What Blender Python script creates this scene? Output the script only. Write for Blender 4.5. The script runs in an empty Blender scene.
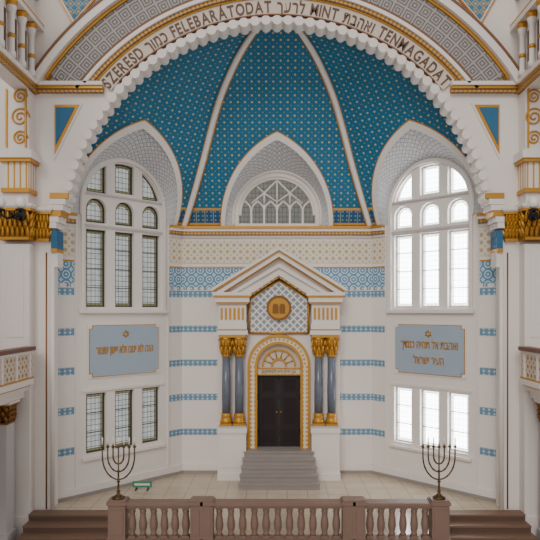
import bpy,bmesh,math
from mathutils import Vector,Matrix
S=bpy.context.scene
COL=S.collection
pi=math.pi
def lin(c):
    c=c/255.0
    return c/12.92 if c<=0.04045 else ((c+0.055)/1.055)**2.4
def rgb(r,g,b): return (lin(r),lin(g),lin(b),1.0)

# ---------------- materials ----------------
class NT:
    def __init__(s,name):
        s.mat=bpy.data.materials.new(name); s.mat.use_nodes=True
        s.t=s.mat.node_tree; s.b=s.t.nodes['Principled BSDF']
        s.out=[n for n in s.t.nodes if n.type=='OUTPUT_MATERIAL'][0]
    def n(s,ty): return s.t.nodes.new(ty)
    def l(s,a,b): s.t.links.new(a,b)
    def m(s,op,a,b=0.0,c=0.0):
        n=s.n('ShaderNodeMath'); n.operation=op
        for i,x in enumerate((a,b,c)):
            if hasattr(x,'node'): s.l(x,n.inputs[i])
            else: n.inputs[i].default_value=float(x)
        return n.outputs[0]
    def uv(s):
        t=s.n('ShaderNodeTexCoord'); x=s.n('ShaderNodeSeparateXYZ'); s.l(t.outputs['UV'],x.inputs[0]); return x.outputs[0],x.outputs[1]
    def obz(s):
        t=s.n('ShaderNodeTexCoord'); x=s.n('ShaderNodeSeparateXYZ'); s.l(t.outputs['Object'],x.inputs[0]); return x.outputs[2]
    def mix(s,f,a,b):
        n=s.n('ShaderNodeMix'); n.data_type='RGBA'
        if hasattr(f,'node'): s.l(f,n.inputs[0])
        else: n.inputs[0].default_value=f
        for i,x in ((6,a),(7,b)):
            if hasattr(x,'node'): s.l(x,n.inputs[i])
            else: n.inputs[i].default_value=x
        return n.outputs[2]
    def noise(s,scale,detail=3):
        t=s.n('ShaderNodeTexCoord'); n=s.n('ShaderNodeTexNoise'); n.inputs['Scale'].default_value=scale; n.inputs['Detail'].default_value=detail
        s.l(t.outputs['Object'],n.inputs['Vector']); return n.outputs[0]
    def cell(s,u,p,off=0.0):  # centred fract * p
        return s.m('MULTIPLY',s.m('SUBTRACT',s.m('FRACT',s.m('ADD',s.m('DIVIDE',u,p),off)),0.5),p)
    def dots(s,u,v,pu,pv,r,off=0.0):
        a=s.cell(u,pu,off); b=s.cell(v,pv,off)
        d=s.m('SQRT',s.m('ADD',s.m('MULTIPLY',a,a),s.m('MULTIPLY',b,b)))
        return s.m('LESS_THAN',d,r)
    def lines(s,u,p,w):
        return s.m('LESS_THAN',s.m('ABSOLUTE',s.cell(u,p)),w/2)
    def orr(s,*a):
        r=a[0]
        for x in a[1:]: r=s.m('MAXIMUM',r,x)
        return r
def plain(name,c,rough=0.7,metal=0.0,var=0.06):
    t=NT(name)
    dark=tuple(x*(1-var*2) for x in c[:3])+(1,)
    f=t.noise(2.5,4)
    t.l(t.mix(f,dark,c),t.b.inputs['Base Color'])
    t.b.inputs['Roughness'].default_value=rough; t.b.inputs['Metallic'].default_value=metal
    return t.mat
def pattern(name,ca,cb,fn,rough=0.7,metal=0):
    t=NT(name); u,v=t.uv(); f=fn(t,u,v)
    t.l(t.mix(f,ca,cb),t.b.inputs['Base Color'])
    t.b.inputs['Roughness'].default_value=rough; t.b.inputs['Metallic'].default_value=metal
    return t.mat
WHITE=rgb(229,221,214); GOLDC=rgb(204,148,54)
white=plain('white_plaster',WHITE,0.75,0,0.02)
grey=plain('pale_grey_plaster',rgb(190,184,182),0.75,0,0.03)
gold=plain('gilding',GOLDC,0.4,0.45,0.12)
dgold=plain('aged_gilding',rgb(140,92,40),0.45,0.4,0.15)
brown=plain('brown_line_paint',rgb(125,82,52),0.6)
stone=plain('balustrade_stone',rgb(134,108,94),0.55,0,0.1)
stepm=plain('grey_step_stone',rgb(152,144,138),0.55,0,0.06)
shaft=plain('grey_marble_shaft',rgb(108,114,128),0.22,0,0.14)
brass=plain('dark_brass',rgb(96,76,48),0.35,0.7,0.1)
iron=plain('black_iron',rgb(32,28,26),0.4,0.3,0.1)
darkwood=plain('dark_door_wood',rgb(26,15,15),0.5,0,0.15)
panelblue=plain('panel_blue',rgb(160,176,190),0.6,0,0.05)
deepblue=plain('deep_blue_paint',rgb(36,100,138),0.6)
green=plain('green_sign_paint',rgb(70,140,110),0.5)
bulb=plain('frosted_glass',rgb(240,236,225),0.2)
lead=plain('window_lead',rgb(60,60,58),0.6)
woodrail=plain('brown_handrail',rgb(110,72,54),0.5)
steptread=plain('brown_step_wood',rgb(126,98,80),0.55,0,0.08)
steprise=plain('brown_step_riser',rgb(98,74,62),0.6,0,0.08)
velvet=plain('dark_red_velvet',rgb(34,16,20),0.8)

def f_lattice(t,u,v):
    a=t.lines(t.m('ADD',u,v),0.16,0.035); b=t.lines(t.m('SUBTRACT',u,v),0.16,0.035)
    d=t.dots(u,v,0.16,0.16,0.02,0.5)
    return t.orr(a,b,d)
lattice=pattern('lattice_painted_plaster',rgb(218,216,214),rgb(150,158,168),f_lattice)
lattice_ark=pattern('ark_lattice',rgb(140,148,158),rgb(226,220,212),lambda t,u,v:t.orr(t.lines(t.m('ADD',u,v),0.24,0.075),t.lines(t.m('SUBTRACT',u,v),0.24,0.075)))
def f_key(t,u,v):
    a=t.m('ABSOLUTE',t.cell(u,0.34)); b=t.m('ABSOLUTE',t.cell(v,0.34))
    mx=t.m('MAXIMUM',a,b)
    return t.m('GREATER_THAN',t.m('FRACT',t.m('MULTIPLY',mx,14.0)),0.5)
keyband=pattern('key_pattern_band',rgb(160,154,150),rgb(104,98,96),f_key)
def f_band(t,u,v):
    a=t.m('ABSOLUTE',t.cell(u,0.16)); b=t.m('ABSOLUTE',t.cell(v,0.11))
    return t.m('GREATER_THAN',t.m('ADD',a,b),0.045)
bandm=pattern('blue_stencil_band',rgb(190,202,210),rgb(104,142,166),f_band)
def f_scal(t,u,v):
    a=t.cell(u,0.3); b=t.cell(v,0.3)
    d=t.m('SQRT',t.m('ADD',t.m('MULTIPLY',a,a),t.m('MULTIPLY',b,b)))
    return t.m('GREATER_THAN',t.m('FRACT',t.m('MULTIPLY',d,12)),0.4)
scalem=pattern('blue_scale_frieze',rgb(198,210,218),rgb(90,138,168),f_scal)
goldfrieze=pattern('beige_star_frieze',rgb(218,209,192),rgb(186,164,126),lambda t,u,v:t.orr(t.dots(u,v,0.22,0.22,0.06),t.dots(u,v,0.22,0.22,0.03,0.5)))
golddots=pattern('gilded_bead_cornice',rgb(120,100,80),GOLDC,lambda t,u,v:t.dots(u,v,0.12,0.12,0.045),0.5,0.2)
goldbars=pattern('gilded_fluting',rgb(224,215,204),GOLDC,lambda t,u,v:t.lines(u,0.16,0.05))
ringpat=pattern('gilded_portal_band',rgb(224,215,196),rgb(205,160,80),lambda t,u,v:t.dots(u,v,0.14,0.14,0.045))
balpat=pattern('balcony_relief',rgb(208,192,172),rgb(158,124,92),lambda t,u,v:t.orr(t.m('GREATER_THAN',t.m('ADD',t.m('ABSOLUTE',t.cell(u,0.22)),t.m('ABSOLUTE',t.cell(v,0.22))),0.15),t.dots(u,v,0.22,0.22,0.035)))
vaultblue=pattern('vault_blue_pattern',rgb(60,118,156),rgb(180,160,100),lambda t,u,v:t.orr(t.lines(t.m('ADD',u,v),0.22,0.03),t.lines(t.m('SUBTRACT',u,v),0.22,0.03),t.dots(u,v,0.22,0.22,0.04)))
textband=plain('text_band_plaster',rgb(210,197,180),0.7)
letter=plain('brown_letter_paint',rgb(100,68,52),0.6)
# dome
t=NT('dome_blue_gold_stars'); u,v=t.uv(); z=t.obz()
dots=t.orr(t.dots(u,v,0.22,0.2,0.03),t.dots(u,v,0.22,0.2,0.012,0.5))
nz=t.noise(0.7,3)
blue=t.mix(nz,rgb(16,88,122),rgb(32,114,148))
grid=t.orr(t.lines(u,0.28,0.03),t.dots(u,v,0.14,0.14,0.03))
border=t.mix(grid,rgb(12,78,124),rgb(130,145,120))
inb=t.m('LESS_THAN',z,8.72)
up=t.mix(dots,blue,rgb(186,174,124))
cc=t.mix(inb,up,border)
gl=t.orr(t.m('LESS_THAN',t.m('ABSOLUTE',t.m('SUBTRACT',z,8.74)),0.035),t.m('LESS_THAN',t.m('ABSOLUTE',t.m('SUBTRACT',z,8.28)),0.035))
t.l(t.mix(gl,cc,GOLDC),t.b.inputs['Base Color']); t.b.inputs['Roughness'].default_value=0.6
domem=t.mat
# floor
t=NT('apse_floor_tiles'); u,v=t.uv()
j=t.orr(t.lines(u,0.6,0.014),t.lines(v,0.6,0.014)); nn=t.noise(1.2,5)
t.l(t.mix(j,t.mix(nn,rgb(168,152,130),rgb(204,190,168)),rgb(132,118,102)),t.b.inputs['Base Color']); t.b.inputs['Roughness'].default_value=0.2
floorm=t.mat
def glass(name,c1,c2,strength,linec):
    t=NT(name); u,v=t.uv()
    g=t.orr(t.lines(u,0.13,0.016),t.lines(v,0.16,0.016)); nn=t.noise(6,2)
    c=t.mix(g,t.mix(nn,c1,c2),linec)
    e=t.n('ShaderNodeEmission'); t.l(c,e.inputs[0]); e.inputs[1].default_value=strength
    t.l(e.outputs[0],t.out.inputs[0]); return t.mat
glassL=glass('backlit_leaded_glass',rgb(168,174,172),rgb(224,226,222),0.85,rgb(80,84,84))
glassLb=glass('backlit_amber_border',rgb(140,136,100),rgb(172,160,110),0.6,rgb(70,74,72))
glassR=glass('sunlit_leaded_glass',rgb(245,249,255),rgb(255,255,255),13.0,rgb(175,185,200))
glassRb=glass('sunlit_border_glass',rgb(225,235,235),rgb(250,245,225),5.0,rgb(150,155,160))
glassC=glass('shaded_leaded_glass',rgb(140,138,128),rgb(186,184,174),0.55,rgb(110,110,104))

# ---------------- mesh builder ----------------
class MB:
    def __init__(s,name,M=None): s.v=[];s.f=[];s.mi=[];s.uv=[];s.mats=[];s.name=name;s.M=M;s.sm=[]
    def face(s,pts,mat,uvs=None,smooth=False):
        pts=[Vector(p) for p in pts]
        if uvs is None:
            n=Vector((0,0,0))
            for i in range(len(pts)):
                a=pts[i];b=pts[(i+1)%len(pts)]; n+=a.cross(b)
            if n.length<1e-9: return
            n.normalize()
            if abs(n.z)>0.8: uvs=[(p.x,p.y) for p in pts]
            else:
                tg=Vector((-n.y,n.x,0)).normalized(); 
                if abs(tg.x)>=abs(tg.y):
                    if tg.x<0: tg=-tg
                elif tg.y<0: tg=-tg
                uvs=[(p.dot(tg),p.z) for p in pts]
        if s.M: pts=[s.M@p for p in pts]
        k=len(s.v); s.v+= [tuple(p) for p in pts]; s.f.append(list(range(k,k+len(pts))))
        if mat not in s.mats: s.mats.append(mat)
        s.mi.append(s.mats.index(mat)); s.uv.append(uvs); s.sm.append(smooth)
    def box(s,a,b,mat):
        x0,y0,z0=a;x1,y1,z1=b
        P=lambda i,j,k:((x0,x1)[i],(y0,y1)[j],(z0,z1)[k])
        for q in (((0,0,0),(1,0,0),(1,0,1),(0,0,1)),((1,1,0),(0,1,0),(0,1,1),(1,1,1)),((0,1,0),(0,0,0),(0,0,1),(0,1,1)),((1,0,0),(1,1,0),(1,1,1),(1,0,1)),((0,0,1),(1,0,1),(1,1,1),(0,1,1)),((0,1,0),(1,1,0),(1,0,0),(0,0,0))):
            s.face([P(*c) for c in q],mat)
    def prism(s,poly,y0,y1,mat,side=None):
        side=side or mat
        s.face([(x,y0,z) for x,z in poly],mat)
        s.face([(x,y1,z) for x,z in reversed(poly)],mat)
        n=len(poly)
        for i in range(n):
            a=poly[i];b=poly[(i+1)%n]
            s.face([(a[0],y0,a[1]),(a[0],y1,a[1]),(b[0],y1,b[1]),(b[0],y0,b[1])],side)
    def ring(s,cx,cz,r0,r1,a0,a1,y0,y1,mat,n=48):
        a0=math.radians(a0);a1=math.radians(a1)
        def P(r,a,y): return (cx+r*math.cos(a),y,cz+r*math.sin(a))
        for i in range(n):
            p=a0+(a1-a0)*i/n;q=a0+(a1-a0)*(i+1)/n
            rm=(r0+r1)/2
            s.face([P(r0,p,y0),P(r0,q,y0),P(r1,q,y0),P(r1,p,y0)],mat,[(p*rm,0),(q*rm,0),(q*rm,r1-r0),(p*rm,r1-r0)])
            s.face([P(r0,p,y1),P(r1,p,y1),P(r1,q,y1),P(r0,q,y1)],mat,[(p*rm,0),(p*rm,1),(q*rm,1),(q*rm,0)])
            s.face([P(r0,p,y0),P(r0,p,y1),P(r0,q,y1),P(r0,q,y0)],mat,[(p*rm,0),(p*rm,y1-y0),(q*rm,y1-y0),(q*rm,0)])
            s.face([P(r1,p,y0),P(r1,q,y0),P(r1,q,y1),P(r1,p,y1)],mat,[(p*rm,0),(q*rm,0),(q*rm,y1-y0),(p*rm,y1-y0)])
        for a in (a0,a1):
            s.face([P(r0,a,y0),P(r1,a,y0),P(r1,a,y1),P(r0,a,y1)],mat)
    def lathe(s,prof,c,mat,n=20,smooth=True):
        cx,cy,cz=c
        for (r0,z0),(r1,z1) in zip(prof,prof[1:]):
            for i in range(n):
                a=2*pi*i/n;b=2*pi*(i+1)/n
                P=lambda r,t,z:(cx+r*math.cos(t),cy+r*math.sin(t),cz+z)
                pts=[P(r0,a,z0),P(r0,b,z0),P(r1,b,z1),P(r1,a,z1)]
                if r0<1e-5: pts=pts[1:] 
                elif r1<1e-5: pts=pts[:3]
                s.face(pts,mat,[(0,0)]*len(pts),smooth)
        for (r,z,fl) in ((prof[0][0],prof[0][1],1),(prof[-1][0],prof[-1][1],0)):
            if r>1e-5:
                p=[(cx+r*math.cos(2*pi*i/n),cy+r*math.sin(2*pi*i/n),cz+z) for i in range(n)]
                s.face(p[::-1] if fl else p,mat)
    def tube(s,pts,r,mat,n=8):
        pts=[Vector(p) for p in pts]; rings=[]
        N=len(pts)
        for i,p in enumerate(pts):
            d=(pts[min(i+1,N-1)]-pts[max(i-1,0)]).normalized()
            ref=Vector((0,1,0)) if abs(d.y)<0.9 else Vector((1,0,0))
            a=d.cross(ref).normalized(); b=d.cross(a).normalized()
            rr=r[i] if isinstance(r,(list,tuple)) else r
            rings.append([p+(a*math.cos(2*pi*k/n)+b*math.sin(2*pi*k/n))*rr for k in range(n)])
        for A,B in zip(rings,rings[1:]):
            for k in range(n):
                s.face([A[k],A[(k+1)%n],B[(k+1)%n],B[k]],mat,[(0,0)]*4,True)
        s.face(rings[0][::-1],mat); s.face(rings[-1],mat)
    def done(s,parent=None,normals=True):
        me=bpy.data.meshes.new(s.name); me.from_pydata(s.v,[],s.f)
        for m in s.mats: me.materials.append(m)
        ul=me.uv_layers.new(name='UVMap')
        for p,mi,uv,sm in zip(me.polygons,s.mi,s.uv,s.sm):
            p.material_index=mi; p.use_smooth=sm
            for li,w in zip(p.loop_indices,uv): ul.data[li].uv=w
        bm=bmesh.new(); bm.from_mesh(me)
        bmesh.ops.remove_doubles(bm,verts=bm.verts,dist=0.0002)
        if normals: bmesh.ops.recalc_face_normals(bm,faces=bm.faces)
        bm.to_mesh(me); bm.free()
        o=bpy.data.objects.new(s.name,me); COL.objects.link(o)
        if parent: o.parent=parent
        return o
def empty(name,loc=(0,0,0)):
    o=bpy.data.objects.new(name,None); COL.objects.link(o); o.location=loc; return o
def boolean(o,cut):
    m=o.modifiers.new('b','BOOLEAN'); m.operation='DIFFERENCE'; m.object=cut; m.solver='EXACT'
    dg=bpy.context.evaluated_depsgraph_get(); dg.update()
    me=bpy.data.meshes.new_from_object(o.evaluated_get(dg)); o.modifiers.clear(); o.data=me
    bpy.data.objects.remove(cut)

ZE=5.43
Mb=Matrix.Translation((0,20,0))
Ml=Matrix.Translation((-3.17,20,0))@Matrix.Rotation(math.radians(45),4,'Z')
Mr=Matrix.Translation((3.17,20,0))@Matrix.Rotation(math.radians(-45),4,'Z')
ZC=8.21  # cornice top
def arc(cx,cz,r,a0,a1,n):
    return [(cx+r*math.cos(math.radians(a0+(a1-a0)*i/n)),cz+r*math.sin(math.radians(a0+(a1-a0)*i/n))) for i in range(n+1)]
def bump(c,r=1.45,n=28):
    return [(c+r,ZC)]+arc(c,8.6,r,0,180,n)+[(c-r,ZC)]

# ---------------- apse walls ----------------
def winshapes(c):
    up=[];low=[]
    for k in (-1,0,1):
        x=c+k*0.95; w=0.33
        up.append([(x-w,5.52),(x+w,5.52),(x+w,7.82),(x-w,7.82)])
        up.append([(x-w,8.02),(x+w,8.02)]+arc(x,8.42,w,0,180,12))
        low.append([(x-w,1.2),(x+w,1.2),(x+w,2.96),(x-w,2.96)])
        R=1.32
        if k==0:
            top=[(c+xx,8.6+math.sqrt(R*R-xx*xx)) for xx in [w-2*w*i/8 for i in range(9)]]
            up.append([(x-w,9.0),(x+w,9.0)]+top)
        else:
            xa,xb=0.62,1.26
            top=[(xx,8.6+math.sqrt(R*R-xx*xx)) for xx in [xb-(xb-xa)*i/8 for i in range(9)]]
            poly=[(xa,8.92),(xb,8.92)]+top
            if k<0: poly=[(-p,q) for p,q in reversed(poly)]
            up.append([(c+p,q) for p,q in poly])
    return up,low
def centre_open():
    return [(-1.28,8.24),(1.28,8.24)]+arc(0,8.6,1.28,0,180,28)
for name,M,x0,x1,c in (('wall_back',Mb,-3.17,3.17,0),('wall_left',Ml,-4.45,0,-2.15),('wall_right',Mr,0,4.45,2.15)):
    mb=MB(name,M)
    bp=bump(c)
    poly=[(x0,-0.02),(x1,-0.02),(x1,ZC)]+bp+[(x0,ZC)]
    mb.prism(poly,0,0.4,white)
    o=mb.done()
    cb=MB('cut',M)
    if c==0: shapes=[centre_open()]
    else:
        a,b=winshapes(c); shapes=a+b
    for sh in shapes: cb.prism(sh,-0.3,0.7,white)
    boolean(o,cb.done())
# windows
wn=1
def inset(poly,d):
    cx=sum(p[0] for p in poly)/len(poly);cz=(min(p[1] for p in poly)+max(p[1] for p in poly))/2
    w=max(abs(p[0]-cx) for p in poly);h=max(abs(p[1]-cz) for p in poly)
    return [(cx+(p[0]-cx)*(1-d/w),cz+(p[1]-cz)*(1-d/h)) for p in poly]
def window(name,M,shapes,g,gb,frame):
    mb=MB(name,M)
    for sh in shapes:
        i1=inset(sh,0.045); i2=inset(sh,0.10); i3=inset(sh,0.115); n=len(sh)
        for k in range(n):
            j=(k+1)%n
            mb.face([(sh[k][0],0.12,sh[k][1]),(sh[j][0],0.12,sh[j][1]),(i1[j][0],0.12,i1[j][1]),(i1[k][0],0.12,i1[k][1])],frame)
            mb.face([(i1[k][0],0.12,i1[k][1]),(i1[j][0],0.12,i1[j][1]),(i1[j][0],0.16,i1[j][1]),(i1[k][0],0.16,i1[k][1])],frame)
            mb.face([(i1[k][0],0.16,i1[k][1]),(i1[j][0],0.16,i1[j][1]),(i2[j][0],0.16,i2[j][1]),(i2[k][0],0.16,i2[k][1])],gb)
            mb.face([(i2[k][0],0.158,i2[k][1]),(i2[j][0],0.158,i2[j][1]),(i3[j][0],0.158,i3[j][1]),(i3[k][0],0.158,i3[k][1])],lead)
        mb.face([(p[0],0.162,p[1]) for p in i2],g)
        xs=[p[0] for p in sh];zs=[p[1] for p in sh]
        if max(zs)-min(zs)>1.5:
            k=3 if max(zs)-min(zs)>2 else 2
            for q in range(1,k+1):
                zz=min(zs)+(max(zs)-min(zs))*q/(k+1)
                mb.box((min(xs)+0.04,0.13,zz-0.012),(max(xs)-0.04,0.16,zz+0.012),lead)
    return mb.done(normals=False)
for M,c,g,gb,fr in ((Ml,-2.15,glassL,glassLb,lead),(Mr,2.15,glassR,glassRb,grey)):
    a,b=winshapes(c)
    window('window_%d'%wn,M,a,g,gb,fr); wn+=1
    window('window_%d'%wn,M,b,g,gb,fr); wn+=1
# centre lunette window with tracery
mb=MB('window_%d'%wn,Mb)
mb.face([(p[0],0.2,p[1]) for p in centre_open()],glassC)
mb.ring(0,8.6,1.2,1.28,0,180,0.05,0.2,white,32)
mb.box((-1.28,0.05,8.24),(1.28,0.2,8.32),white)
for x in (-0.86,-0.43,0,0.43,0.86):
    top=8.85 if abs(x)>0.5 else 8.95
    mb.box((x-0.03,0.08,8.3),(x+0.03,0.2,top),white)
for i in range(6):
    xc=-1.075+0.43*i
    z0=8.78
    for sx in (-1,1):
        mb.tube([(xc+sx*0.215,0.12,z0),(xc+sx*0.15,0.12,z0+0.16),(xc,0.12,z0+0.3)],0.032,white,6)
for sx in (-1,1):
    mb.tube([(sx*0.86,0.12,9.0),(sx*0.43,0.12,9.35),(0,0.12,9.78)],0.032,white,6)
    mb.tube([(sx*0.43,0.12,9.0),(sx*0.43,0.12,9.35)],0.028,white,6)
    mb.tube([(sx*0.43,0.12,9.35),(sx*0.7,0.12,9.6)],0.028,white,6)
    mb.tube([(sx*0.43,0.12,9.35),(0,0.12,9.05)],0.026,white,6)
mb.tube([(0,0.12,8.95),(0,0.12,9.8)],0.03,white,6)
mb.done(normals=False)
tn=1
for M,c in ((Ml,-2.15),(Mr,2.15)):
    mb=MB('trim_%d'%tn,M); tn+=1
    mb.ring(c,8.6,1.36,1.45,0,180,-0.08,0.0,white,32)
    for s in (-1,1):
        xx=c+s*1.405
        mb.box((xx-0.045,-0.08,5.4),(xx+0.045,0,8.6),white)
    mb.box((c-1.5,-0.12,5.34),(c+1.5,0,5.44),white)
    mb.box((c-1.36,-0.05,7.88),(c+1.36,0,7.95),grey)
    mb.box((c-1.36,-0.05,8.84),(c+1.36,0,8.89),grey)
    mb.box((c-1.42,-0.1,1.02),(c+1.42,0,1.1),white)
    mb.box((c-1.42,-0.05,3.02),(c+1.42,0,3.1),white)
    mb.box((c-1.62,-0.035,0.0),(c-1.56,0,ZC),white); mb.box((c+1.56,-0.035,0),(c+1.62,0,ZC),white)
    mb.done()
BZ=[5.96,4.8,3.67,2.53,1.37]
def bands(name,M,ranges):
    mb=MB(name,M)
    for x0,x1 in ranges:
        for z in BZ:
            mb.box((x0,-0.012,z-0.1),(x1,0.0,z+0.1),bandm)
            mb.box((x0,-0.015,z+0.1),(x1,0.0,z+0.115),grey)
        mb.box((x0,-0.02,6.2),(x1,0,6.82),scalem)
        mb.box((x0,-0.025,6.83),(x1,0,6.87),gold)
        mb.box((x0,-0.02,6.98),(x1,0,7.75),goldfrieze)
        mb.box((x0,-0.08,7.84),(x1,0,7.9),white)
        mb.box((x0,-0.13,7.9),(x1,0,8.03),golddots)
        mb.box((x0,-0.18,8.03),(x1,0,8.12),white)
        mb.box((x0,-0.22,8.12),(x1,0,8.2),gold)
        n=int((x1-x0)/0.22)
        for i in range(n):
            xc=x0+(i+0.5)*(x1-x0)/n
            mb.box((xc-0.06,-0.018,6.1),(xc+0.06,0,6.2),scalem)
    mb.done()
bands('trim_%d'%tn,Mb,[(-3.17,3.17)]); tn+=1
bands('trim_%d'%tn,Ml,[(-4.45,-3.8),(-0.52,0)]); tn+=1
bands('trim_%d'%tn,Mr,[(0,0.52),(3.8,4.45)]); tn+=1
for nm,M,x0,x1 in (('baseboard_back',Mb,-3.17,3.17),('baseboard_left',Ml,-4.45,0),('baseboard_right',Mr,0,4.45)):
    mb=MB(nm,M); mb.box((x0,-0.06,0.0),(x1,0,0.3),white); mb.box((x0,-0.09,0.0),(x1,0,0.1),stepm); mb.done()

# ---------------- dome ----------------
key=[(-0.08,7.3),(0.02,8.21),(.12,9.05),(.227,10.0),(.411,11.75),(.572,12.72),(.721,13.3),(.86,13.66),(1,13.84),(1.14,13.9)]
YC=16.6
prof=[]
for i in range(1,len(key)-2):
    p0,p1,p2,p3=key[i-1:i+3]
    for k in range(20):
        t_=k/20
        f=lambda j:0.5*((2*p1[j])+(-p0[j]+p2[j])*t_+(2*p0[j]-5*p1[j]+4*p2[j]-p3[j])*t_**2+(-p0[j]+3*p1[j]-3*p2[j]+p3[j])*t_**3)
        prof.append((f(0),f(1)))
prof.append((1.0,13.84))
def s_of_z(z):
    for (a,za),(b,zb) in zip(prof,prof[1:]):
        if za<=z<=zb+1e-9: return a+(b-a)*(z-za)/max(zb-za,1e-9)
    return 1.0 if z>13 else prof[0][0]
def ribL(z):
    s=s_of_z(z); return Vector((-3.17*(1-s),20-(20-YC)*s,z))
def frontL(z):
    h=z-7.49; x=math.sqrt(max(6.35**2-h*h,0)); return Vector((-x,16.87,z))
def outer_hw(z):
    h=z-ZC
    if h<0: return 1.8
    v=2.955**2-h*h
    if v<=0: return 0
    return max(0,math.sqrt(v)-1.155)
levels=[z for s,z in prof]
lv=[]
for a,b in zip(levels,levels[1:]): lv+= [a,(a+b)/2]
lv.append(levels[-1])
MlI=Ml.inverted()
def dome_pt(seg,u,z,off=0):
    if seg=='b':
        A=ribL(z); return Vector((u,A.y-off,z))
    A=MlI@ribL(z);B=MlI@frontL(z)
    w=(A.x-u)/(A.x-B.x) if abs(A.x-B.x)>1e-6 else 0
    w=max(-0.2,min(1.2,w)); y=A.y+(B.y-A.y)*w-off
    p=Ml@Vector((u,y,z))
    if seg=='r': p.x=-p.x
    return p
mb=MB('ceiling')
def inhole(uc,z): 
    return z<10.93 and abs(uc)<outer_hw(z)
NX=110
for seg in ('b','l','r'):
    rows=[];vv=0;prevc=None
    for z in lv:
        if seg=='b': A=ribL(z);B=Vector((-A.x,A.y,z))
        else: A=ribL(z);B=frontL(z)
        c=(A+B)/2
        if prevc is not None: vv+=(c-prevc).length
        prevc=c
        row=[]
        for i in range(NX+1):
            p=A.lerp(B,i/NX)
            uu=p.x if seg=='b' else (MlI@p).x+2.15
            q=Vector(p)
            if seg=='r': q.x=-q.x
            row.append((q,(uu,vv),uu))
        rows.append(row)
    for r0,r1 in zip(rows,rows[1:]):
        for i in range(NX):
            uc=(r0[i][2]+r1[i+1][2])/2; zc=(r0[i][0].z+r1[i][0].z)/2
            if inhole(uc,zc): continue
            q=[r0[i],r0[i+1],r1[i+1],r1[i]]
            mb.face([a[0] for a in q],domem,[a[1] for a in q])
ceiling=mb.done(normals=False)
for seg,c,M,nm in (('b',0,Mb,'lunette_web_1'),('l',-2.15,Ml,'lunette_web_2'),('r',2.15,Mr,'lunette_web_3')):
    mb=MB(nm)
    N=48
    outer=[]
    for i in range(N+1):
        a=i/N
        if a<=0.5:
            th=a*2; ang=th*math.acos(1.155/2.955); x=2.955*math.cos(ang)-1.155; z=ZC+2.955*math.sin(ang)
        else:
            th=(1-a)*2; ang=th*math.acos(1.155/2.955); x=-(2.955*math.cos(ang)-1.155); z=ZC+2.955*math.sin(ang)
        outer.append((x,min(z,10.93)))
    inn=[]
    per=0.39+pi*1.45+0.39
    for i in range(N+1):
        d=per*i/N
        if d<0.39: inn.append((1.45,ZC+d))
        elif d>per-0.39: inn.append((-1.45,ZC+per-d))
        else:
            a=(d-0.39)/1.45; inn.append((1.45*math.cos(a),8.6+1.45*math.sin(a)))
    cl=-2.15 if seg!='b' else 0
    def OUT(x,z,off=0.0):
        return dome_pt(seg,cl+x,z,off)
    def INN(x,z,d=0.0):
        if seg=='b': return Vector((x,20+d,z))
        p=Ml@Vector((cl+x,d,z))
        if seg=='r': p.x=-p.x
        return p
    K=10
    for i in range(N):
        for k in range(K):
            def PP(ii,kk):
                a=OUT(*outer[ii],0.02);b=INN(*inn[ii]); return a.lerp(b,kk/K)
            mb.face([PP(i,k),PP(i+1,k),PP(i+1,k+1),PP(i,k+1)],lattice,[(i*0.12,k*0.12),((i+1)*0.12,k*0.12),((i+1)*0.12,(k+1)*0.12),(i*0.12,(k+1)*0.12)],True)
    def sc(x,z,f): return (x*f, ZC+(z-ZC)*f)
    for f0,f1,m,off in ((0.95,1.03,white,0.05),(1.03,1.045,gold,0.045)):
        for i in range(N):
            P=[]
            for ii,f in ((i,f0),(i+1,f0),(i+1,f1),(i,f1)):
                x,z=sc(*outer[ii],f); P.append(OUT(x,z,off))
            mb.face(P,m,[(0,0)]*4)
    pts=[INN(x,z,-0.03) for x,z in inn]
    mb.tube(pts,0.05,white,6)
    mb.done(ceiling,normals=False)
for sx in (-1,1):
    mb=MB('rib_1' if sx<0 else 'rib_2')
    zz=lv[::3]+[lv[-1]]
    pts=[]
    for z in zz:
        p=ribL(z); p=p+Vector((0.03,-0.05,-0.02)); 
        if sx>0: p.x=-p.x
        pts.append(p)
    mb.tube(pts,0.085,white,10)
    for o in (-0.1,0.1):
        mb.tube([p+Vector((o,0.02,0)) for p in pts],0.022,gold,6)
    mb.done(ceiling,normals=False)

# ---------------- triumphal arch wall ----------------
AC=7.49
a0=5.0
poly=[(-10,-1.0),(-6.15,-1.0),(-6.15,7.75),(-5.95,7.9)]+[(p,q) for p,q in arc(0,AC,5.9,180-a0,a0,72)]+[(5.95,7.9),(6.15,7.75),(6.15,-1.0),(10,-1.0),(10,15),(-10,15)]
mb=MB('wall_front'); mb.prism(poly,16.4,16.85,white); wf=mb.done()
mb=MB('trim_%d'%tn); tn+=1
mb.ring(0,AC,5.8,5.92,a0+4,180-a0-4,16.34,16.8,white,72)
na=54
for i in range(na+1):
    a=math.radians(10+(160)*i/na); cx=5.83*math.cos(a);cz=AC+5.83*math.sin(a)
    mb.prism([(cx+0.13*math.cos(2*pi*k/16),cz+0.13*math.sin(2*pi*k/16)) for k in range(16)],16.3,16.78,white)
mb.ring(0,AC,5.955,5.985,44,136,16.28,16.4,brown,60)
TA0,TA1=41,139
mb.ring(0,AC,5.985,6.42,TA0,TA1,16.32,16.4,textband,60)
mb.ring(0,AC,6.42,6.46,39,141,16.28,16.4,gold,60)
mb.ring(0,AC,6.46,6.56,38.5,141.5,16.22,16.4,golddots,60)
mb.ring(0,AC,6.56,6.66,38,142,16.15,16.4,white,60)
mb.ring(0,AC,6.72,7.5,35,145,16.25,16.4,keyband,60)
mb.ring(0,AC,6.66,6.74,36,144,16.2,16.4,brown,60)
mb.ring(0,AC,7.5,7.58,34,146,16.18,16.4,gold,60)
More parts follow.
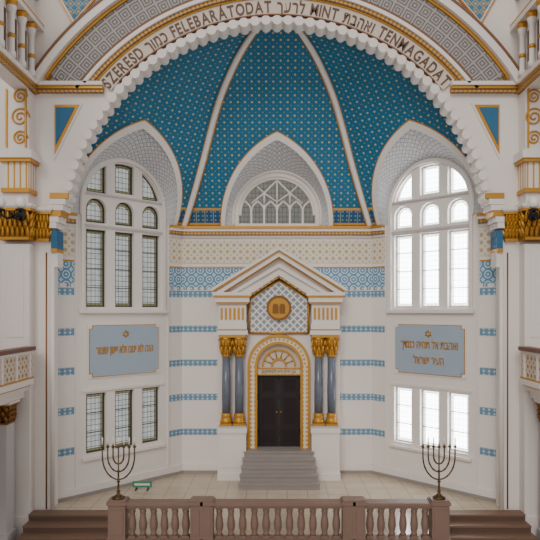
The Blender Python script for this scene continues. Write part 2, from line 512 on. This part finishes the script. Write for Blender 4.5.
mb.ring(0,AC,7.58,7.78,32,148,16.05,16.4,white,60)
mb.ring(0,AC,7.78,7.84,31,149,16.02,16.4,brown,60)
for s in (-1,1):
    x0,x1=sorted((s*4.72,s*6.6))
    mb.box((x0,16.2,11.42),(x1,16.4,11.5),gold)
    mb.box((x0,16.15,11.5),(x1,16.4,11.6),white)
    mb.box((x0,16.24,11.34),(x1,16.4,11.42),golddots)
    for k,(z,w) in enumerate(((8.6,0.5),(8.44,0.42),(8.28,0.36),(8.12,0.3),(7.96,0.24),(7.8,0.18))):
        xa,xb=sorted((s*6.15,s*(6.15-w)))
        mb.box((xa,16.22,z-0.15),(xb,16.84,z),white if k%3 else gold)
    xa,xb=sorted((s*6.14,s*5.98)); mb.box((xa,16.3,7.1),(xb,16.8,7.6),deepblue)
    mb.box((xa,16.28,7.0),(xb,16.82,7.1),gold); mb.box((xa,16.35,6.6),(xb,16.75,7.0),white)
    def tri(k,m,y):
        P=[(6.05,11.0),(5.42,11.0),(5.62,10.6),(5.85,10.15),(6.05,9.75)]
        c=(5.9,10.7)
        P=[(s*(c[0]+(p[0]-c[0])*k),c[1]+(p[1]-c[1])*k) for p in P]
        if s<0: P=P[::-1]
        mb.prism(P,y,16.4,m)
    tri(1.25,white,16.36); tri(1.08,gold,16.34); tri(0.82,deepblue,16.32)
    def tri2(k,m,y):
        P=[(6.35,14.6),(4.35,14.6),(5.0,13.85),(5.55,13.2)]
        c=(5.35,14.15)
        P=[(s*(c[0]+(p[0]-c[0])*k),c[1]+(p[1]-c[1])*k) for p in P]
        mb.prism(P,y,16.4,m)
    tri2(1.0,gold,16.33); tri2(0.95,white,16.31); tri2(0.88,vaultblue,16.29)
    mb.tube([(s*6.12,16.36,0.0),(s*6.12,16.36,6.6)],0.06,white,8)
    mb.tube([(s*6.3,16.39,0.0),(s*6.3,16.39,7.0)],0.02,dgold,6)
mb.done(wf)

# ---------------- lettering ----------------
def glyph(ch,size,bold=0.006):
    cu=bpy.data.curves.new('g','FONT'); cu.body=ch; cu.size=size; cu.extrude=0.01; cu.offset=bold*size
    o=bpy.data.objects.new('g',cu); COL.objects.link(o)
    dg=bpy.context.evaluated_depsgraph_get(); dg.update()
    me=bpy.data.meshes.new_from_object(o.evaluated_get(dg)); bpy.data.objects.remove(o)
    vs=[v.co.copy() for v in me.vertices]; fs=[list(p.vertices) for p in me.polygons]
    return vs,fs
def mesh_obj(name,vs,fs,mat,parent=None):
    me=bpy.data.meshes.new(name); me.from_pydata(vs,[],fs); me.materials.append(mat)
    o=bpy.data.objects.new(name,me); COL.objects.link(o); o.parent=parent; return o
seq="SZERESD "+"כמוך"[::-1]+" FELEBARÁTODAT "+"לרעך"[::-1]+" MINT "+"ואהבת"[::-1]+" TENMAGADAT"
gl_=[];tot=0
for ch in seq:
    if ch==' ': gl_.append(None); tot+=0.17; continue
    vs,fs=glyph(ch,0.44,0.022)
    if not vs: gl_.append(None); tot+=0.1; continue
    x0=min(v.x for v in vs);x1=max(v.x for v in vs)
    gl_.append((vs,fs,x0,x1)); tot+=x1-x0+0.055
RT=6.04
span=math.radians(139.5-41.5)
k=span*RT*1.02/tot
pos=0;V=[];F=[]
for g in gl_:
    if g is None: pos+=0.17*k; continue
    vs,fs,x0,x1=g; w=(x1-x0+0.055)*k
    a=math.radians(139.3)-(pos+w/2)/(RT*1.02); pos+=w
    rd=Vector((math.cos(a),0,math.sin(a))); tg=Vector((math.sin(a),0,-math.cos(a)))
    b=len(V)
    for v in vs:
        V.append(Vector((0,16.315-v.z,AC))+rd*(RT+v.y)+tg*((v.x-(x0+x1)/2)*k))
    F+=[[i+b for i in f] for f in fs]
mesh_obj('arch_lettering',V,F,letter,wf)

def textline(s,size,cx,zc,M,y,mat,name,parent,width=None):
    vs,fs=glyph(s,size,0.02)
    if not vs: return
    x0=min(v.x for v in vs);x1=max(v.x for v in vs)
    sc=(width/(x1-x0)) if width else 1
    out=[M@Vector((cx+(v.x-(x0+x1)/2)*sc,y-v.z,zc+v.y)) for v in vs]
    mesh_obj(name,out,fs,mat,parent)
for M,c,lines,i in ((Ml,-2.15,("הנה לא ינום ולא יישן שומר",),0),(Mr,2.15,("ואהבת אל תהיה כנגדך","העיר ישראל"),1)):
    e=empty('inscription_panel' if i==0 else 'inscription_panel.001')
    mb=MB('panel_board',M)
    mb.box((c-1.24,-0.03,3.4),(c+1.24,-0.002,5.02),white)
    def notch(w,z0,z1,q): return [(c-w+q,z0),(c+w-q,z0),(c+w-q,z0+q),(c+w,z0+q),(c+w,z1-q),(c+w-q,z1-q),(c+w-q,z1),(c-w+q,z1),(c-w+q,z1-q),(c-w,z1-q),(c-w,z0+q),(c-w+q,z0+q)]
    mb.prism(notch(1.2,3.44,4.98,0.1),-0.045,-0.004,gold)
    mb.prism(notch(1.18,3.46,4.96,0.1),-0.055,-0.006,panelblue)
    mb.done(e)
    mb=MB('star_emblem',M)
    for r0 in (90,270):
        P=[(c+0.11*math.cos(math.radians(r0+120*k)),4.7+0.11*math.sin(math.radians(r0+120*k))) for k in range(3)]
        for k in range(3):
            a,b=P[k],P[(k+1)%3]; mb.tube([(a[0],-0.065,a[1]),(b[0],-0.065,b[1])],0.014,gold,6)
    mb.done(e)
    zz=4.12 if len(lines)==1 else 4.25
    for k_,ln in enumerate(lines):
        textline(ln[::-1],0.34,c,zz-0.48*k_,M,-0.06,gold,'lettering_%d'%k_,e,(1.98 if k_==0 else 1.05))

# ---------------- torah ark ----------------
ark=empty('torah_ark',(0.06,0,0))
def ap(n): return MB(n)
mb=ap('body')
op=[(-1.08,0),(-0.72,0),(-0.72,3.62)]+arc(0,3.62,0.72,180,0,24)[1:-1]+[(0.72,3.62),(0.72,0),(1.08,0),(1.08,4.66),(-1.08,4.66)]
mb.prism(op,19.55,19.95,white)
mb.box((-2.0,19.6,0),(-1.08,19.98,6.0),white); mb.box((1.08,19.6,0),(2.0,19.98,6.0),white)
mb.box((-1.08,19.7,4.6),(1.08,19.98,6.2),white)
mb.done(ark)
mb=ap('portal_surround')
for r0,r1,m,y in ((0.94,1.02,gold,19.44),(0.78,0.94,ringpat,19.5),(0.7,0.78,gold,19.46)):
    mb.ring(0,3.62,r0,r1,0,180,y,19.56,m,36)
    for s in (-1,1):
        xa,xb=sorted((s*r0,s*r1)); mb.box((xa,y,0.93),(xb,19.56,3.62),m)
mb.prism([(-0.7,3.5),(0.7,3.5)]+arc(0,3.62,0.7,0,180,24),19.66,19.72,textband)
mb.ring(0,3.6,0.5,0.56,0,180,19.6,19.68,gold,24)
mb.ring(0,3.6,0.2,0.26,0,180,19.6,19.68,gold,16)
for a in range(20,180,28):
    r=math.radians(a); mb.tube([(0.24*math.cos(r),19.64,3.6+0.24*math.sin(r)),(0.52*math.cos(r),19.64,3.6+0.52*math.sin(r))],0.02,gold,6)
mb.box((-0.7,19.58,3.34),(0.7,19.72,3.5),textband)
mb.box((-0.7,19.56,3.3),(0.7,19.72,3.34),gold); mb.box((-0.7,19.56,3.5),(0.7,19.72,3.54),gold)
mb.done(ark)
vs,fs=glyph("עץ חיים היא למחזיקים"[::-1],0.14)
if vs:
    x0=min(v.x for v in vs);x1=max(v.x for v in vs)
    mesh_obj('portal_lettering',[Vector(((v.x-(x0+x1)/2)*1.1/(x1-x0),19.575-v.z,3.38+v.y)) for v in vs],fs,dgold,ark)
mb=ap('lattice_panel')
pent=[(-0.95,4.68),(0.95,4.68),(0.95,5.8),(0,6.4),(-0.95,5.8)]
mb.prism(pent,19.5,19.75,lattice_ark)
for a,b in zip(pent,pent[1:]+pent[:1]):
    mb.tube([(a[0],19.48,a[1]),(b[0],19.48,b[1])],0.035,gold,6)
mb.prism([(0.34*math.cos(2*pi*k/28),5.5+0.34*math.sin(2*pi*k/28)) for k in range(28)],19.42,19.52,gold)
mb.ring(0,5.5,0.34,0.4,0,360,19.38,19.52,dgold,28)
for s in (-1,1):
    mb.prism([(s*0.11+0.09*math.cos(t2),5.55+0.09*math.sin(t2)) for t2 in [pi*k/8 for k in range(9)]]+[(s*0.11-0.09,5.33),(s*0.11+0.09,5.33)],19.38,19.44,dgold)
mb.done(ark)
mb=ap('pediment')
def chev(w,ze,za,th,y0,y1,m):
    mb.prism([(-w,ze-th),(0,za-th),(0,za),(-w,ze)],y0,y1,m)
    mb.prism([(0,za-th),(w,ze-th),(w,ze),(0,za)],y0,y1,m)
mb.prism([(-1.95,5.95),(-1.0,5.95),(-0.95,5.85),(0,6.47),(0.95,5.85),(1.0,5.95),(1.95,5.95),(0,7.15)],19.35,19.75,white)
chev(2.14,6.12,7.44,0.1,18.98,19.9,white)
chev(2.1,6.03,7.34,0.05,19.02,19.9,gold)
chev(2.06,5.99,7.29,0.16,19.08,19.9,white)
chev(1.98,5.88,7.12,0.04,19.2,19.9,gold)
chev(1.7,5.92,6.92,0.12,19.25,19.9,white)
chev(1.1,5.82,6.55,0.08,19.3,19.9,golddots)
mb.done(ark)
for s,nm in ((-1,'left'),(1,'right')):
    mb=ap('plinth_'+nm)
    xa,xb=sorted((s*1.05,s*1.93)); 
    mb.box((xa,19.13,0),(xb,19.7,1.5),white); mb.box((xa-0.03,19.09,0),(xb+0.03,19.7,0.22),white)
    mb.box((xa-0.03,19.09,1.5),(xb+0.03,19.7,1.66),white); mb.box((xa,19.12,1.66),(xb,19.7,1.72),grey)
    mb.box((xa+0.12,19.11,0.4),(xb-0.12,19.14,1.35),white)
    mb.done(ark)
    mb=ap('columns_'+nm)
    for xc in (1.28,1.7):
        c=(s*xc,19.36,0)
        mb.box((s*xc-0.19,19.17,1.72),(s*xc+0.19,19.55,1.8),gold)
        mb.lathe([(0.19,1.8),(0.2,1.86),(0.17,1.92),(0.16,2.0),(0.175,2.06),(0.14,2.12)],c,gold)
        mb.lathe([(0.135,2.12),(0.14,2.8),(0.125,3.92)],c,shaft,24)
        mb.lathe([(0.13,3.92),(0.155,3.95),(0.13,4.0),(0.14,4.2),(0.2,4.5),(0.21,4.55)],c,gold)
        for row,(zb,zt,rr) in enumerate(((4.0,4.28,0.14),(4.2,4.5,0.17))):
            for k in range(8):
                a=2*pi*(k+0.5*row)/8
                P=[(s*xc+q*math.cos(a),19.36+q*math.sin(a),z) for q,z in ((rr,zb),(rr+0.03,(zb+zt)/2),(rr+0.075,zt),(rr+0.085,zt-0.05))]
                mb.tube(P,[0.03,0.035,0.025,0.01],gold,6)
        mb.box((s*xc-0.21,19.15,4.55),(s*xc+0.21,19.57,4.64),gold)
    mb.done(ark)
    mb=ap('entablature_'+nm)
    xa,xb=sorted((s*1.0,s*1.98))
    mb.box((xa,19.14,4.64),(xb,19.75,4.78),white)
    mb.box((xa+0.02,19.13,4.78),(xb-0.02,19.75,4.82),gold)
    mb.box((xa+0.03,19.17,4.82),(xb-0.03,19.75,5.0),white)
    mb.box((xa+0.05,19.2,5.0),(xb-0.05,19.75,5.62),white)
    for q in range(6):
        xq=xa+0.15+q*(xb-xa-0.3)/5
        mb.box((xq-0.035,19.18,5.12),(xq+0.035,19.2,5.5),gold)
    mb.box((xa-0.02,19.12,5.62),(xb+0.02,19.75,5.68),gold)
    mb.box((xa-0.05,19.08,5.68),(xb+0.05,19.8,5.84),white)
    mb.box((xa-0.1,19.03,5.84),(xb+0.1,19.85,5.89),gold)
    mb.box((xa-0.12,19.0,5.89),(xb+0.12,19.9,6.0),white)
    mb.done(ark)
mb=ap('steps')
for i in range(5):
    y=19.08-0.245*i; z1=0.93-0.186*i; w=1.1+0.03*i
    mb.box((-w,y,0),(w,y+0.27 if i else 19.95,z1-0.04),stepm)
    mb.box((-w-0.02,y-0.035,z1-0.045),(w+0.02,y+0.27 if i else 19.12,z1),stepm)
mb.box((-1.05,19.1,0.8),(1.05,19.95,0.932),stepm)
mb.done(ark)
mb=MB('door_1')
for s in (-1,1):
    xa,xb=sorted((0.06+s*0.01,0.06+s*0.69))
    mb.box((xa,19.76,0.935),(xb,19.84,3.33),darkwood)
    for z0,z1 in ((1.05,1.55),(1.65,2.6),(2.7,3.2)):
        mb.box((xa+0.1,19.74,z0),(xb-0.1,19.77,z1),darkwood)
        mb.box((xa+0.14,19.73,z0+0.05),(xb-0.14,19.75,z1-0.05),velvet)
    mb.lathe([(0.0,0),(0.03,0.01),(0.03,0.04),(0.0,0.06)],(0.06+s*0.07,19.72,2.05),gold,10)
mb.done()

# ---------------- floor, platform, steps ----------------
mb=MB('floor')
fl=[(-6.15,16.3),(-3.95,16.3),(-3.95,13.75),(3.95,13.75),(3.95,16.3),(6.15,16.3),(6.4,16.86),(3.3,20.1),(-3.3,20.1),(-6.4,16.86)]
mb.face([(x,y,0) for x,y in fl],floorm)
for i in range(len(fl)):
    a=fl[i];b=fl[(i+1)%len(fl)]
    mb.face([(a[0],a[1],0),(a[0],a[1],-1),(b[0],b[1],-1),(b[0],b[1],0)],steprise)
mb.face([(-12,6,-0.9),(12,6,-0.9),(12,16.5,-0.9),(-12,16.5,-0.9)],steptread)
mb.done()
for s,nm in ((-1,'platform_steps'),(1,'platform_steps.001')):
    mb=MB(nm)
    xa,xb=sorted((s*3.96,s*6.6))
    for i in range(4):
        y1=16.3; y0=16.25-0.36*i-0.3; z=-0.17*i
        mb.box((xa,y0,-0.899),(xb,y1 if i==0 else y0+0.37,z-0.05),steprise)
        mb.box((xa,y0-0.03,z-0.05),(xb,y1 if i==0 else y0+0.36,z-0.001),steptread)
    mb.done()
# ---------------- balustrade ----------------
bal=empty('stone_balustrade')
YB=14.0
posts=[-3.7,-1.74,1.78,3.78]
mb=MB('posts')
for x in posts:
    for dx in ((-0.0,) if abs(x)>3 else (-0.13,0.13)):
        w=0.2 if abs(x)>3 else 0.13
        xc=x+dx
        mb.box((xc-w-0.03,YB-0.2,0.001),(xc+w+0.03,YB+0.2,0.14),stone)
        mb.box((xc-w,YB-0.17,0.14),(xc+w,YB+0.17,0.92),stone)
        mb.box((xc-w+0.05,YB-0.185,0.24),(xc+w-0.05,YB-0.17,0.82),stone)
        mb.box((xc-w-0.03,YB-0.2,0.92),(xc+w+0.03,YB+0.2,1.0),stone)
        mb.box((xc-w,YB-0.17,1.0),(xc+w,YB+0.17,1.04),stone)
mb.done(bal)
mb=MB('rails')
segs=[(-3.5,-2.0),(-1.48,1.52),(2.04,3.58)]
for a,b in segs:
    mb.box((a-0.05,YB-0.13,0.84),(b+0.05,YB+0.13,0.9),stone); mb.box((a-0.05,YB-0.17,0.9),(b+0.05,YB+0.17,0.97),stone)
    mb.box((a-0.05,YB-0.15,0.001),(b+0.05,YB+0.15,0.13),stone)
mb.done(bal)
mb=MB('balusters')
for a,b in segs:
    n=round((b-a)/0.27)
    for i in range(n):
        x=a+(i+0.5)*(b-a)/n
        mb.box((x-0.08,YB-0.08,0.13),(x+0.08,YB+0.08,0.18),stone)
        mb.lathe([(0.06,0.18),(0.08,0.2),(0.06,0.24),(0.085,0.34),(0.095,0.42),(0.085,0.54),(0.065,0.66),(0.065,0.7),(0.08,0.73),(0.065,0.76),(0.075,0.79)],(x,YB,0),stone,12)
        mb.box((x-0.08,YB-0.08,0.79),(x+0.08,YB+0.08,0.84),stone)
mb.done(bal)
# ---------------- menorahs ----------------
for x,nm in ((-3.7,'menorah'),(3.78,'menorah.001')):
    mb=MB(nm)
    c=(x,YB,1.041)
    mb.lathe([(0.15,0),(0.15,0.03),(0.11,0.05),(0.05,0.09),(0.03,0.13),(0.045,0.17),(0.025,0.2),(0.022,0.36),(0.045,0.39),(0.022,0.42),(0.02,0.6),(0.04,0.63),(0.018,0.66),(0.016,1.16)],c,brass,14)
    zt=1.041+1.16
    st=0.125
    for k,r in enumerate((st,2*st,3*st)):
        zc=zt-0.18
        P=[(x+r*math.cos(a),YB,zc+r*1.45*math.sin(a)) for a in [pi+pi*q/24 for q in range(25)]]
        P=[(x-r,YB,zt)]+P+[(x+r,YB,zt)]
        mb.tube(P,0.018,brass,8)
        for sx in (-1,1):
            for ang in (30,60):
                a=math.radians(-ang); mb.lathe([(0,-0.03),(0.03,0),(0,0.03)],(x+sx*r*math.cos(a),YB,zc+r*1.45*math.sin(a)),brass,8)
    for k in range(-3,4):
        xx=x+st*k
        mb.lathe([(0.012,0),(0.04,0.03),(0.048,0.05),(0.02,0.06),(0.025,0.09)],(xx,YB,zt),brass,10)
        mb.lathe([(0.016,0.09),(0.016,0.24),(0.005,0.26)],(xx,YB,zt),bulb,8)
    mb.done()
# ---------------- green sign ----------------
mb=MB('green_notice_stand')
mb.box((-4.36,18.1,0.08),(-3.78,18.14,0.26),green)
mb.box((-4.3,18.09,0.14),(-3.84,18.1,0.2),white)
for xx in (-4.25,-3.9): mb.box((xx-0.02,18.02,0.001),(xx+0.02,18.22,0.04),lead); mb.box((xx-0.015,18.11,0.04),(xx+0.015,18.14,0.1),lead)
mb.done()

# ---------------- hall piers, capitals, balconies ----------------
def capital(mb,x0,x1,y0,y1,z0,z1,m):
    h=z1-z0
    mb.box((x0-0.03,y0-0.03,z0),(x1+0.03,y1,z0+0.08*h),m)
    mb.box((x0,y0,z0+0.08*h),(x1,y1,z0+0.8*h),dgold)
    mb.box((x0-0.12,y0-0.12,z0+0.8*h),(x1+0.12,y1,z0+0.88*h),m)
    mb.box((x0-0.16,y0-0.16,z0+0.92*h),(x1+0.16,y1,z1),white)
    mb.box((x0-0.13,y0-0.13,z0+0.88*h),(x1+0.13,y1,z0+0.92*h),white)
    for row,(za,zb) in enumerate(((0.08,0.36),(0.28,0.58),(0.5,0.8))):
        n=max(3,int((x1-x0)/0.13)); o=0.5*(row%2)
        for i in range(n+1-(row%2)):
            xx=x0+(i+o)*(x1-x0)/n
            P=[(xx,y0-0.01,z0+za*h),(xx,y0-0.04,z0+(za+zb)/2*h),(xx,y0-0.10,z0+zb*h),(xx,y0-0.13,z0+(zb-0.05)*h)]
            mb.tube(P,[0.035,0.055,0.04,0.015],m,8)
        for sx,xe in ((-1,x0),(1,x1)):
            ny=max(2,int((y1-y0)/0.14))
            for i in range(ny):
                yy=y0+(i+0.5)*(y1-y0)/ny
                mb.tube([(xe,yy,z0+za*h),(xe+sx*0.04,yy,z0+(za+zb)/2*h),(xe+sx*0.10,yy,z0+zb*h)],[0.035,0.055,0.02],m,8)
def mir(s,a,b): return tuple(sorted((s*a,s*b)))
for s,sfx in ((-1,'1'),(1,'2')):
    mb=MB('hall_pier_'+sfx)
    xa,xb=mir(s,6.62,7.4)
    mb.box((xa,16.05,-0.9),(xb,16.4,7.2),white)
    mb.box((xa-0.05,16.0,-0.9),(xb+0.05,16.4,-0.1),white)
    mb.box((xa+0.15,16.03,4.7),(xb-0.15,16.06,7.0),white)
    capital(mb,xa,xb,15.95,16.4,7.3,8.25,gold)
    xc,xd=mir(s,6.22,6.5)
    capital(mb,xc,xd,16.3,16.4,7.3,8.2,gold)
    mb.box((xa,15.95,8.25),(xb,16.4,8.55),white)
    xe,xf=mir(s,6.55,7.3)
    mb.box((xe,15.85,8.55),(xf,16.4,8.66),gold)
    mb.box((xe+0.04,15.9,8.66),(xf-0.04,16.4,9.35),goldbars)
    mb.box((xe-0.05,15.8,9.35),(xf+0.05,16.4,9.44),gold)
    mb.box((xe-0.1,15.75,9.44),(xf+0.1,16.4,9.65),white)
    mb.box((xe+0.05,15.95,9.65),(xf-0.05,16.4,11.34),white)
    for zc,r in ((10.0,0.2),(10.55,0.26),(11.1,0.2)):
        xm=(xe+xf)/2
        P=[(xm+s*(-0.1)+r*(1-k/40)*math.cos(k*0.35),15.93,zc+r*(1-k/40)*math.sin(k*0.35)) for k in range(36)]
        mb.tube(P,0.025,gold,6)
    mb.box((xe+0.1,15.9,9.75),(xe+0.14,15.96,11.3),gold); mb.box((xf-0.14,15.9,9.75),(xf-0.1,15.96,11.3),gold)
    mb.done(wf)
    mb=MB('wall_hall_left' if s<0 else 'wall_hall_right')
    xa,xb=mir(s,6.6,7.0)
    mb.box((xa,12.0,11.3),(xb,16.4,15),white)
    xa,xb=mir(s,6.45,6.6); mb.box((xa,12,11.5),(xb,16.4,11.62),white)
    xa,xb=mir(s,6.5,6.6); mb.box((xa,12,11.42),(xb,16.4,11.5),gold); mb.box((xa,12,11.32),(xb,16.4,11.42),golddots)
    xa,xb=mir(s,6.5,6.6); mb.box((xa,12,13.9),(xb,16.4,13.98),brown); 
    for yy in (15.9,15.3,14.7,14.1):
        mb.lathe([(0.1,11.62),(0.1,11.75),(0.07,11.8),(0.07,12.7),(0.1,12.75),(0.13,12.95)],(s*6.5,yy,0),white,12)
        mb.lathe([(0.075,12.74),(0.1,12.8),(0.14,12.96),(0.15,13.02)],(s*6.5,yy,0),gold,12)
        mb.lathe([(0.08,12.1),(0.09,12.15),(0.08,12.2)],(s*6.5,yy,0),gold,12)
    xa,xb=mir(s,6.36,6.6); mb.box((xa,12,13.02),(xb,16.4,13.15),white); mb.box((xa,12,13.15),(xb,16.4,13.2),gold)
    for yy in (15.6,15.0,14.4):
        xa,xb=mir(s,6.58,6.61); mb.box((xa,yy-0.17,11.75),(xb,yy+0.17,12.75),steprise)
    xa,xb=mir(s,9.6,10); mb.box((xa,8,-0.9),(xb,16.4,11.5),grey)
    mb.done()
    e=empty('gallery_balcony' if s<0 else 'gallery_balcony.001')
    def bx(name,boxes):
        m_=MB(name)
        for (x0,x1,z0,z1,mm) in boxes:
            xa,xb=mir(s,x0,x1); m_.box((xa,9.0,z0),(xb,16.03,z1),mm)
        m_.done(e)
    bx('parapet',[(6.53,6.68,3.66,4.34,balpat),(6.5,6.7,3.61,3.66,gold),(6.5,6.7,4.28,4.36,white)])
    bx('handrail',[(6.44,6.74,4.36,4.46,woodrail)])
    bx('cornice',[(6.5,9.6,3.46,3.61,white),(6.56,9.6,3.42,3.46,gold),(6.62,9.6,3.3,3.42,white),(6.75,9.6,3.1,3.3,white)])
    m_=MB('dividers')
    for i in range(9):
        yy=9.4+0.8*i; xa,xb=mir(s,6.49,6.55); m_.box((xa,yy-0.05,3.66),(xb,yy+0.05,4.28),white)
    m_.done(e)
    mb=MB('gallery_pillar' if s<0 else 'gallery_pillar.001')
    xa,xb=mir(s,6.9,7.35)
    mb.box((xa,15.3,-0.9),(xb,15.75,2.6),grey); mb.box((xa-0.05,15.25,-0.9),(xb+0.05,15.8,-0.3),grey)
    capital(mb,xa,xb,15.3,15.75,2.5,3.09,dgold)
    mb.done()
    # sconce: iron bracket with frosted glass shades
    mb=MB('wall_sconce' if s<0 else 'wall_sconce.001')
    x=s*6.72; zb=7.9
    mb.prism([(x+0.13*math.cos(2*pi*k/16),zb+0.13*math.sin(2*pi*k/16)) for k in range(16)],15.7,15.78,iron)
    mb.tube([(x,15.74,zb),(x,15.5,zb-0.12),(x,15.3,zb-0.1),(x,15.15,zb)],0.04,iron,8)
    for q in (-1,1):
        xq=x+q*0.26
        mb.tube([(x,15.3,zb-0.1),(x+q*0.12,15.22,zb-0.14),(x+q*0.22,15.15,zb-0.08),(xq,15.12,zb+0.02)],0.035,iron,8)
        mb.lathe([(0.03,0),(0.13,0.02),(0.13,0.05),(0.03,0.07)],(xq,15.12,zb+0.02),iron,12)
        mb.lathe([(0.05,0.07),(0.12,0.13),(0.14,0.22),(0.1,0.32),(0.05,0.36)],(xq,15.12,zb+0.02),bulb,14)
    mb.done()

# ---------------- light ----------------
w=bpy.data.worlds.new('World'); S.world=w; w.use_nodes=True
bg=w.node_tree.nodes['Background']; bg.inputs[0].default_value=(0.98,0.96,0.95,1); bg.inputs[1].default_value=0.78
def sun(name,rot,e,ang,c):
    l=bpy.data.lights.new(name,'SUN'); l.energy=e; l.angle=math.radians(ang); l.color=c
    o=bpy.data.objects.new(name,l); o.rotation_euler=[math.radians(a) for a in rot]; COL.objects.link(o)
sun('hall_daylight',(58,0,-12),1.2,25,(1,0.95,0.9))

cam=bpy.data.cameras.new('camera'); co=bpy.data.objects.new('camera',cam); COL.objects.link(co)
co.location=(0,0,ZE); co.rotation_euler=(pi/2,0,0)
cam.sensor_width=36; cam.lens=40; cam.shift_x=-7/540; cam.shift_y=40/540
cam.clip_end=200
S.camera=co
